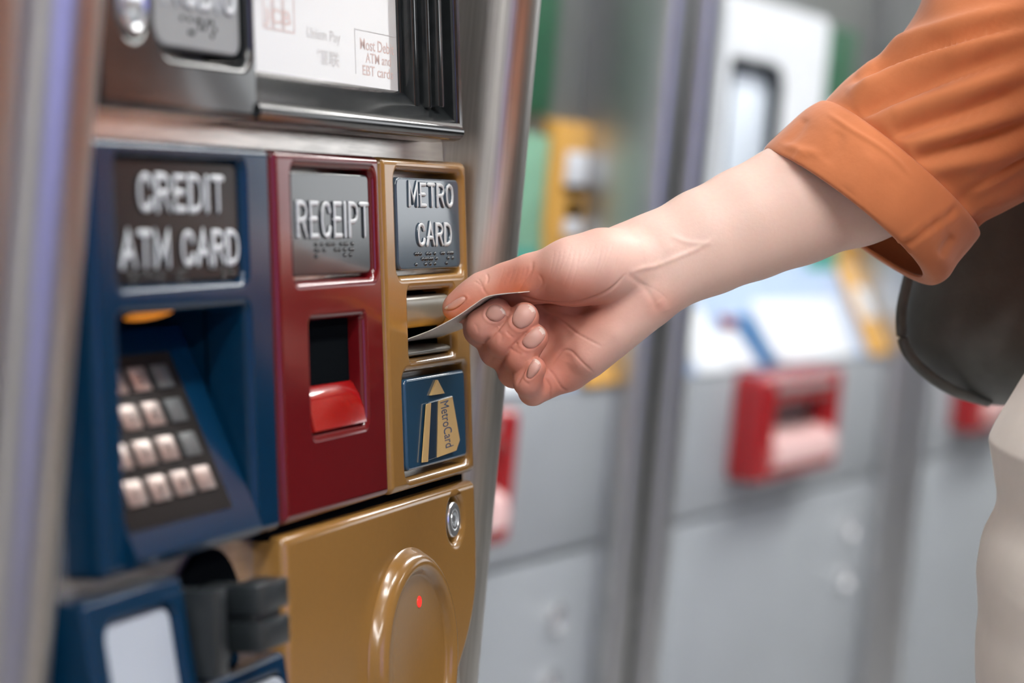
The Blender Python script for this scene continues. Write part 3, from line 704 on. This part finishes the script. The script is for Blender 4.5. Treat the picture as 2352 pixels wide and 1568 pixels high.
def hand_sdf(X, Y, Z):
    s = SD(X, Y, Z)
    def ch(pts, k=3.0, flat=1.0):
        d = None
        for a, b in zip(pts[:-1], pts[1:]):
            q = s.cone(cp(*a[:3]), cp(*b[:3]), a[3], b[3], flat); d = q if d is None else smin(d, q, k)
        return d
    # forearm: broad across the picture, flatter in depth
    fore = ch([(1468, 618, 16, 20.5), (1530, 598, 17, 21.6), (1620, 556, 20, 23.5), (1720, 513, 24, 25.2), (1820, 471, 29, 27.2), (1960, 415, 36, 29.5), (2140, 345, 44, 31)], 6, .88)
    palm = ch([(1455, 625, 22, 14), (1235, 672, 30, 10.5)])
    for a, b in (((1455, 640, 21, 14), (1262, 715, 31, 11)), ((1465, 660, 19, 14), (1286, 782, 27, 11)), ((1475, 685, 14, 13.5), (1302, 846, 14, 10))):
        palm = smin(palm, s.cone(cp(*a[:3]), cp(*b[:3]), a[3], b[3]), 6)
    palm = smin(palm, s.cone(cp(1478, 694, 9), cp(1345, 812, 8), 12.5, 11.0), 6)          # heel of the hand
    palm = smin(palm, s.cone(cp(1300, 700, 22), cp(1330, 790, 20), 11, 11), 6)
    palm = smin(palm, s.cone(cp(1385, 606, 12), cp(1500, 582, 16), 14.0, 14.6), 6)
    palm = smin(palm, fore, 9)
    for k, f in HAND.items(): palm = smin(palm, ch(f[:2]), 4)
    thumb = ch([(1448, 606, 7, 15.5), (1385, 611, 2, 16.2), (1315, 624, 0, 14.8), (1222, 640, 6, 10.6), (1165, 655, 10, 9.4), (1112, 674, 12, 9.0), (1078, 693, 12, 7.6), (1048, 707, 12, 6.5)], 5)
    d = smin(palm, thumb, 3.2)
    cur = None
    for k, f in HAND.items():
        q = ch(f[1:], 2.6); cur = q if cur is None else smin(cur, q, .25)
    return smin(d, cur, .8)
lo = cp(1000, 290, -20) - 3; hi = cp(2170, 960, 85) + 3; lo[2] = Z0 - 24; hi[2] = Z0 + 82
def hand_clipped(X, Y, Z):
    return hand_sdf(X, Y, Z).astype(np.float32)
HV, HF = surface(hand_clipped, lo, hi, 1.0)
lab = np.arange(len(HV))
for _ in range(2000):
    m0 = lab[HF].min(1); l2 = lab.copy()
    for i in range(4): np.minimum.at(l2, HF[:, i], m0)
    l2 = l2[l2]
    if (l2 == lab).all(): break
    lab = l2
big = np.bincount(lab).argmax(); keep = lab == big
HF = HF[keep[HF[:, 0]]]; new = np.cumsum(keep) - 1; HV = HV[keep]; HF = new[HF]
HV = relax(HV.astype(float), HF, 3)
def subdivide(V, Fc):                                  # one smooth (Catmull-Clark) subdivision
    me = bpy.data.meshes.new('t'); me.from_pydata([tuple(p) for p in V], [], [tuple(int(i) for i in f) for f in Fc]); me.update()
    o = bpy.data.objects.new('t', me); COL.objects.link(o); sb = o.modifiers.new('s', 'SUBSURF'); sb.levels = 1; sb.render_levels = 1
    dg = bpy.context.evaluated_depsgraph_get(); dg.update(); e = o.evaluated_get(dg).to_mesh()
    W = np.zeros(len(e.vertices) * 3); e.vertices.foreach_get('co', W)
    L_ = np.zeros(len(e.loops), np.int32); e.loops.foreach_get('vertex_index', L_)
    bpy.data.objects.remove(o); bpy.data.meshes.remove(me); return W.reshape(-1, 3), L_.reshape(-1, 4)
HV, HF = subdivide(HV, HF)
HV = c2w(HV); HFl = [tuple(int(i) for i in f) for f in HF]
NAILS = [([(1021, 709), (1036, 696), (1062, 681), (1069, 689), (1053, 704), (1036, 712)], (-1, .5)),
    ([(1134, 700), (1148, 703), (1161, 716), (1157, 729), (1141, 738), (1125, 734), (1116, 722), (1121, 708)], (1, -.75)),
    ([(1193, 701), (1210, 698), (1226, 706), (1231, 722), (1223, 739), (1208, 751), (1193, 754), (1180, 745), (1176, 732), (1183, 714)], (1, -1)),
    ([(1235, 750), (1248, 755), (1253, 767), (1246, 782), (1228, 798), (1213, 799), (1201, 791), (1200, 781), (1214, 765)], (1, -.85)),
    ([(1226, 824), (1238, 829), (1242, 840), (1233, 857), (1220, 868), (1210, 865), (1211, 852), (1217, 838)], (.7, -1))]
creases = [
    ([(1190, 678), (1215, 686), (1240, 693), (1290, 698), (1335, 693), (1380, 677), (1412, 656), (1436, 630)], 3.2, -1.3),      # round the thumb mound
    ([(1240, 704), (1290, 738), (1330, 768), (1380, 795)], 3, -.8), ([(1262, 712), (1320, 726), (1370, 742)], 3, -.4),
    ([(1268, 836), (1290, 806), (1310, 806), (1340, 834), (1364, 856)], 3, -.8),
    ([(1258, 845), (1272, 862), (1290, 890), (1302, 896)], 2.8, -.9), ([(1252, 868), (1264, 890), (1262, 915)], 2.6, -1.2),
    ([(1224, 600), (1218, 625), (1200, 655), (1190, 674)], 4, -.9), ([(1238, 630), (1246, 650), (1230, 676)], 3, -.6), ([(1210, 612), (1206, 630), (1194, 650)], 3, -.35),
    ([(1118, 628), (1121, 640), (1117, 652)], 2.5, -.55), ([(1091, 647), (1099, 651), (1107, 660)], 2.2, -.45), ([(1107, 662), (1116, 673), (1122, 680)], 2.2, -.5), ([(1098, 640), (1106, 652), (1112, 668)], 2, -.3),
    ([(1445, 627), (1475, 616), (1510, 609), (1552, 592), (1600, 572), (1640, 548)], 6, 1.5), ([(1540, 540), (1580, 556), (1640, 560)], 6, .8), ([(1510, 609), (1525, 590), (1545, 560)], 5, .7),
    ([(1440, 628), (1480, 660), (1500, 690), (1510, 715)], 7, -.6), ([(1512, 690), (1524, 702), (1530, 716)], 10, 1.0), ([(1470, 650), (1510, 668), (1535, 690)], 3, -.25),
    ([(1140, 757), (1152, 770), (1150, 786)], 3, -.6), ([(1162, 760), (1172, 770), (1180, 776)], 2.2, -.5), ([(1168, 798), (1182, 806), (1200, 815)], 3, -.6), ([(1186, 806), (1196, 812), (1204, 822)], 4, .3), ([(1156, 757), (1163, 766), (1171, 778)], 5, .3),
    ([(1088, 742), (1096, 752), (1098, 765)], 3, -.35), ([(1200, 868), (1206, 876), (1216, 884)], 2.5, -.5),
    ([(1330, 720), (1380, 750), (1430, 770)], 20, .8), ([(1255, 722), (1330, 717), (1400, 692)], 9, -.6), ([(1310, 850), (1370, 810), (1440, 760)], 22, .8), ([(1290, 740), (1310, 790), (1300, 830)], 14, -1.0),
    # tight seams between the curled fingers
    ([(1104, 797), (1135, 765), (1171, 722)], 3.4, -1.1), ([(1146, 844), (1177, 797), (1226, 750)], 3.4, -1.1), ([(1186, 886), (1205, 850), (1232, 815)], 3.2, -1.1), ([(1172, 722), (1190, 700)], 3, -.8), ([(1226, 752), (1240, 742)], 3, -.8),
]
random.seed(11)
for i in range(15):                                    # fine skin lines over the thumb mound and wrist
    x0 = 1262 + i * 12 + random.uniform(-3, 3); y0 = 572 - i * 1.2 + random.uniform(-6, 8); ln = random.uniform(45, 100)
    creases.append(([(x0 + 12, y0), (x0 + 3, y0 + ln * .5), (x0 - 12, y0 + ln)], 1.7, -.16))
for i in range(7):
    x0 = 1150 + i * 11; creases.append(([(x0 + 8, 612), (x0 + 3, 632), (x0 - 6, 655)], 1.8, -.14))
for B_, td in NAILS:                                   # the skin dips along the rim of each nail and swells round it
    Q = np.array(B_, float); c_ = Q.mean(0)
    ring = [tuple(p) for p in Q] + [tuple(Q[0])]; creases.append((ring, 1.8, -.45))
    creases.append(([tuple(c_ + (p - c_) * 1.28) for p in Q if (p - c_) @ np.array(td) < 4], 3, .38))
HV = emboss(HV, HFl, [(p_, w_, h_ * (.34 if (w_ in (5, 6, 7) and h_ > .6) else .5 if (h_ > .4 and w_ < 15) else .62 if w_ > 2.0 else 1.0)) for p_, w_, h_ in creases])
per = thing('person', 'person in an orange shirt and beige trousers reaching in from the right with one hand', 'person', (.02, -.36, 0))
body = mk('body', HV, HFl, SKIN, per, 0)
# redder skin on fingers, knuckles and palm
px_, py_, pz_ = proj(HV)
def blob(cx, cy, rx, ry=None): return np.exp(-((px_ - cx) / rx) ** 2 - ((py_ - cy) / (ry or rx)) ** 2)
red = np.clip(1.0 / (1 + np.exp((px_ - 1420) / 45)), 0, 1) * .62
red += .55 * blob(1300, 690, 140, 70) + .45 * blob(1200, 820, 110, 90) + .5 * blob(1520, 700, 50, 40) + .5 * blob(1190, 650, 60, 40) + .3 * blob(1060, 700, 50) + .4 * blob(1240, 700, 30) + .3 * blob(1290, 880, 60)
red -= .45 * blob(1330, 590, 70, 45) + .2 * blob(1120, 640, 40, 25)
red = np.clip(red, 0, 1)[:, None]
tone = np.array([.84, .62, .54]) * (1 - red) + np.array([.55, .225, .165]) * red
ca = body.data.color_attributes.new('skin_tone', 'FLOAT_COLOR', 'POINT')
ca.data.foreach_set('color', np.concatenate([tone, np.ones((len(tone), 1))], 1).astype(np.float32).ravel())
# fingernails follow the fingertips
tree = BVHTree.FromPolygons([Vector(p) for p in HV], HFl)
def cast(x, y):
    d = Vector(ray(x, y)).normalized(); h = tree.ray_cast(Vector(CAMP), d)
    return h[0], h[1]
def nail(outline, tipdir):
    B = catmull(outline, 6, True); c = B.mean(0); n = len(B); V = []; Fc = []; I = []; rings = (1, .97, .86, .65, .4)
    td = np.array(tipdir, float); td /= np.linalg.norm(td)
    ext = ((B - c) @ td).max()
    nrm = Vector((0, 0, 0))
    pts = []
    for q in rings: pts += [c + (b_ - c) * q for b_ in B]
    pts.append(c)
    for i, p in enumerate(pts):
        h, nn = cast(*p)
        if h is None or (h - Vector(CAMP)).length > 1.2: h = Vector(V[-1]) if V else Vector(atd(*p, Z0)); nn = Vector(-FWD)
        k = i // n; lift = (-.08, .30, .46, .54, .57, .57)[min(k, 5)]
        V.append(tuple(h + nn * lift / 1000))
    for j in range(len(rings) - 1):
        for k in range(n):
            f = (j * n + k, j * n + (k + 1) % n, (j + 1) * n + (k + 1) % n, (j + 1) * n + k); Fc.append(f)
            I.append(1 if ((pts[f[0]] - c) @ td) > ext * .80 else 0)
    for k in range(n): Fc.append(((len(rings) - 1) * n + k, (len(rings) - 1) * n + (k + 1) % n, len(rings) * n)); I.append(0)
    return mk('fingernail', V, Fc, [NAIL, NAILT], body, 0, I)
for B_, td in NAILS: nail(B_, td)

# ------------------------------------------------------------------ clothes
def cloth_mat(name, col, nm=.05, bump=.10):
    m_ = mat(name, col, .82, noise=nm, nscale=35, bump=.30, bscale=130, spec=.25); m_.node_tree.nodes['Principled BSDF'].inputs['Sheen Weight'].default_value = .25
    return m_
SHIRT = cloth_mat('orange_cotton', (.62, .205, .080)); TROU = cloth_mat('beige_cotton', (.86, .80, .72), .03)
rows = [(1885, 262, 2225, 550, 1128, 44), (1896, 232, 2244, 526, 1130, 48.5), (1955, 172, 2264, 508, 1133, 50), (2032, 122, 2300, 490, 1136, 54), (2100, 36, 2352, 463, 1140, 58), (2150, -70, 2440, 420, 1145, 62), (2290, -250, 2620, 320, 1155, 66), (2520, -520, 2860, 60, 1170, 70), (2800, -760, 3080, -300, 1185, 72)]
rr = interp_rows(rows, 120)
V, Fc = loft([ring_px(r[:2], r[2:4], r[4], r[5], 120) for r in rr], caps=(False, True))
fold = [
    ([(2380, 10), (2160, 72), (2040, 118), (1960, 172)], 20, 3.5), ([(2380, 42), (2200, 96), (2080, 142), (1955, 188)], 11, -2.6),
    ([(2380, 66), (2220, 114), (2110, 152), (2020, 196), (1950, 226)], 20, 4.2), ([(2380, 112), (2230, 158), (2120, 200), (2010, 245), (1955, 262)], 13, -2.8),
    ([(2380, 150), (2220, 205), (2110, 246), (2010, 284)], 24, 3.6), ([(2380, 196), (2240, 250), (2130, 285), (2045, 312)], 15, -2.8),
    ([(2380, 240), (2250, 285), (2150, 312), (2070, 340)], 24, 3.0), ([(2380, 282), (2260, 322), (2160, 348), (2100, 364)], 15, -2.2),
    ([(2380, 325), (2270, 360), (2180, 378), (2115, 392)], 22, 2.2),
    ([(2380, 352), (2300, 396), (2230, 436), (2195, 464)], 5, -.9), ([(2380, 366), (2300, 410), (2235, 448)], 6, .6),
    ([(2380, 420), (2300, 455), (2240, 480), (2210, 500)], 18, 1.6), ([(2190, 290), (2240, 275), (2320, 235)], 10, .7), ([(2200, 330), (2260, 310), (2340, 285)], 8, -.6),
    ([(1940, 240), (1985, 280), (2050, 325), (2100, 385), (2140, 430), (2200, 480)], 10, -1.6),
]
V = emboss(V, Fc, [(p_, w_, h_ * 1.45) for p_, w_, h_ in fold])
shirt_arm = V, Fc
# body of the shirt, out of the frame to the right
def ellipse_rows(rows, n=64):
    rg = []
    for (x, y, z, rx, ry) in interp_rows(rows, 40): rg.append(np.array([(x + rx * math.cos(2 * math.pi * k / n), y + ry * math.sin(2 * math.pi * k / n), z) for k in range(n)]))
    return rg
b = MB(); b.add(*shirt_arm)
shirt = b.obj('shirt_sleeve', SHIRT, per, 0)
yb = -.385
V, Fc = loft(ellipse_rows([(.02, yb, 1.50, .055, .055), (.02, yb + .005, 1.56, .052, .055), (.02, yb + .02, 1.60, .060, .075), (.02, yb + .03, 1.65, .070, .092), (.02, yb + .02, 1.72, .074, .098), (.02, yb + .015, 1.78, .060, .08), (.02, yb + .01, 1.815, .02, .03)]), 64)
hd = mk('head', V, Fc, mat('face_skin', (.66, .42, .33), .5, sss=.1), per, 0)
V, Fc = loft(ellipse_rows([(.02, yb - .03, 1.48, .085, .05), (.02, yb - .03, 1.58, .09, .07), (.02, yb - .012, 1.68, .086, .095), (.02, yb - .005, 1.76, .080, .10), (.02, yb, 1.81, .05, .07), (.02, yb, 1.83, .01, .02)]), 64)
mk('hair', V, Fc, mat('dark_brown_hair', (.03, .018, .012), .5, noise=.3, stretch=(30, 30, 1)), hd, 0)
# turned-up cuff
rows = [(1760, 352, 2118, 634, 1124, 40, 22, -26), (1754, 346, 2128, 645, 1124, 46, 24, -28), (1764, 330, 2150, 652, 1125, 49, 26, -30), (1800, 296, 2178, 637, 1126, 51, 27, -31), (1843, 257, 2201, 603, 1127, 51.5, 27, -31), (1876, 236, 2232, 566, 1129, 51, 24, -28), (1890, 233, 2250, 541, 1130, 49.5, 22, -26), (1898, 236, 2243, 531, 1130, 46, 20, -24)]
rr = interp_rows(rows, 84)
V, Fc = loft([ring_px(r[:2], r[2:4], r[4], r[5], 128, (r[6], r[7])) for r in rr], caps=(False, False))
V = emboss(V, Fc, [
    ([(2204, 470), (2150, 510), (2100, 545), (2056, 575)], 3.5, -1.3), ([(2196, 462), (2145, 500), (2090, 540), (2050, 566)], 6, .9), ([(2214, 486), (2160, 525), (2110, 560), (2068, 592)], 5, .8),
    ([(1800, 330), (1840, 345), (1880, 352)], 10, 1.0), ([(1850, 270), (1835, 300), (1800, 335)], 10, -1.0), ([(1930, 300), (1920, 340), (1890, 370)], 12, -.9), ([(2000, 350), (1980, 400), (1950, 440)], 16, .9), ([(2060, 400), (2030, 460), (2000, 500)], 16, -.7),
    ([(1828, 372), (1836, 360), (1850, 350)], 6, 1.5), ([(2160, 590), (2175, 560), (2190, 540)], 8, -1.2), ([(1900, 260), (1960, 300), (2040, 350), (2090, 400)], 6, .8)], .0)
cf = mk('cuff', V, Fc, SHIRT, shirt, 0)
sm = cf.modifiers.new('thickness', 'SOLIDIFY'); sm.thickness = .0016; sm.offset = -1
# trousers: hips fitted to the outline seen at the right edge of the photograph
def out_at(px, py): q = CAMP + ray(px, py) * 1.05; return q
outl = [(2395, 785), (2352, 853), (2322, 902), (2292, 952), (2276, 983), (2271, 997), (2273, 1012), (2279, 1044), (2286, 1090), (2290, 1121), (2287, 1150), (2275, 1178), (2261, 1205), (2252, 1235), (2246, 1270), (2243, 1300), (2245, 1340), (2247, 1390), (2242, 1440), (2240, 1490), (2242, 1568), (2246, 1700), (2255, 1850)]
rg = []
for (x, y) in [tuple(q) for q in catmull(outl, 9)]:
    P = out_at(x, y); d = ray(x, y); nrm = np.array([d[1], -d[0], 0]); nrm /= np.linalg.norm(nrm)          # points to the right of the line of sight, away from the machine
    if nrm[1] > 0: nrm = -nrm
    rx, ry = .158, .108
    dd = d / np.linalg.norm(d[:2]); sup = math.sqrt((rx * nrm[0]) ** 2 + (ry * nrm[1]) ** 2)
    c = P + nrm * sup; sx = .03 - c[0]; c = c + dd * (sx / dd[0])
    rg.append(np.array([(c[0] + rx * math.cos(2 * math.pi * k / 96), c[1] + ry * math.sin(2 * math.pi * k / 96), P[2]) for k in range(96)]))
V, Fc = loft(rg, caps=(True, True))
V = emboss(V, Fc, [
    ([(2270, 1050), (2318, 1066), (2380, 1084)], 4, -1.6), ([(2270, 1060), (2318, 1078), (2380, 1096)], 5, .8),
    ([(2284, 1080), (2300, 1150), (2325, 1205), (2380, 1270)], 11, -4.0), ([(2312, 1100), (2330, 1150), (2380, 1215)], 18, 3.5),
    ([(2290, 1140), (2282, 1210), (2292, 1270), (2320, 1310), (2380, 1345)], 10, -3.5), ([(2300, 1230), (2330, 1265), (2380, 1300)], 14, 2.5), ([(2255, 1250), (2262, 1300), (2290, 1335)], 14, 2.2),
    ([(2250, 1350), (2290, 1366), (2330, 1400), (2380, 1440)], 10, -5.0), ([(2250, 1385), (2300, 1410), (2380, 1470)], 16, 3.5),
    ([(2246, 1440), (2276, 1480), (2310, 1540), (2330, 1600)], 10, -3.5), ([(2290, 1450), (2330, 1490), (2380, 1520)], 10, -3.0), ([(2250, 1490), (2270, 1540), (2280, 1600)], 14, 2.5)])
tr_ = mk('trousers', V, Fc, TROU, per, 0)
zt_ = rg[0][0][2]; cx_, cy_ = rg[0][:, 0].mean(), rg[0][:, 1].mean()
V, Fc = loft(ellipse_rows([(cx_, cy_, zt_ - .012, .163, .113), (cx_, cy_, zt_ + .02, .165, .112), (cx_ - .005, cy_, zt_ + .10, .160, .102), (.02, yb, 1.36, .172, .105), (.02, yb, 1.44, .180, .095), (.02, yb, 1.485, .12, .075), (.02, yb, 1.52, .062, .058)]), 64)
mk('shirt_torso', V, Fc, SHIRT, per, 0)
for x in (-.055, .115):
    zt = rg[-1][0][2] + .05; cy = rg[-1][:, 1].mean()
    V, Fc = loft(ellipse_rows([(x, cy, zt, .078, .098), (x, cy, zt - .2, .075, .085), (x, cy - .005, .45, .065, .07), (x, cy - .01, .25, .062, .068), (x, cy - .01, .09, .058, .066)]), 64)
    mk('trouser_leg', V, Fc, TROU, per, 0)
    V, Fc = loft(ellipse_rows([(x, cy + .045, 0, .043, .125), (x, cy + .045, .03, .046, .128), (x, cy + .02, .07, .042, .095), (x, cy - .01, .11, .036, .05)]), 64)
    mk('shoe', V, Fc, mat('dark_shoe_leather', (.03, .025, .022), .4), per, 0)

# ------------------------------------------------------------------ shoulder bag
LEATHER = mat('dark_grey_leather', (.095, .098, .092), .46, noise=.15, nscale=60, bump=.3, bscale=900)
rows = [(2175, 250, 2720, 200, 1268, 24), (2150, 330, 2720, 290, 1268, 34), (2120, 480, 2715, 440, 1268, 44), (2092, 610, 2712, 590, 1268, 50), (2070, 700, 2710, 690, 1268, 54), (2063, 752, 2706, 740, 1268, 56), (2074, 800, 2700, 790, 1268, 57), (2102, 838, 2690, 830, 1268, 56), (2140, 872, 2670, 870, 1268, 52), (2190, 905, 2640, 905, 1268, 44), (2245, 925, 2580, 925, 1268, 32), (2290, 931, 2520, 931, 1268, 18)]
rr = interp_rows(rows, 88)
bagV, bagF = loft([ring_px(r[:2], r[2:4], r[4], r[5], 96, pw=.72) for r in rr], caps=(True, True))
bagV = emboss(bagV, bagF, [([(2072, 800), (2140, 812), (2230, 818), (2352, 826)], 12, 3.0), ([(2084, 830), (2150, 850), (2250, 860), (2352, 862)], 22, -3.5), ([(2118, 500), (2098, 620), (2080, 740), (2086, 795)], 6, -2.0), ([(2125, 860), (2190, 895), (2260, 915), (2330, 912)], 9, 2)])
bag = thing('shoulder_bag', 'dark grey leather shoulder bag hanging behind the orange sleeve', 'bag', tuple(bagV.mean(0)))
mk('bag_body', bagV, bagF, LEATHER, bag, 0)
def tube(P, r, n=10):
    P = catmull(P, 8); rg = []
    for i, p in enumerate(P):
        t = P[min(i + 1, len(P) - 1)] - P[max(i - 1, 0)]; t /= np.linalg.norm(t); a = np.cross(t, (0, .3, 1.0)); a /= np.linalg.norm(a); c = np.cross(t, a)
        rg.append(np.array([p + r * (a * math.cos(2 * math.pi * k / n) + c * math.sin(2 * math.pi * k / n)) for k in range(n)]))
    return loft(rg)
mk('piping', *tube([atd(2180, 262, 1228), atd(2120, 480, 1220), atd(2090, 620, 1218), atd(2070, 720, 1215), atd(2078, 795, 1214), atd(2120, 850, 1216), atd(2190, 897, 1224), atd(2270, 922, 1240)], .0028), LEATHER, bag, 0)
mk('strap', *tube([atd(2230, 230, 1268), atd(2450, -60, 1275), atd(2620, -160, 1278), atd(2700, -60, 1275), atd(2690, 210, 1268)], .009), LEATHER, bag, 0)
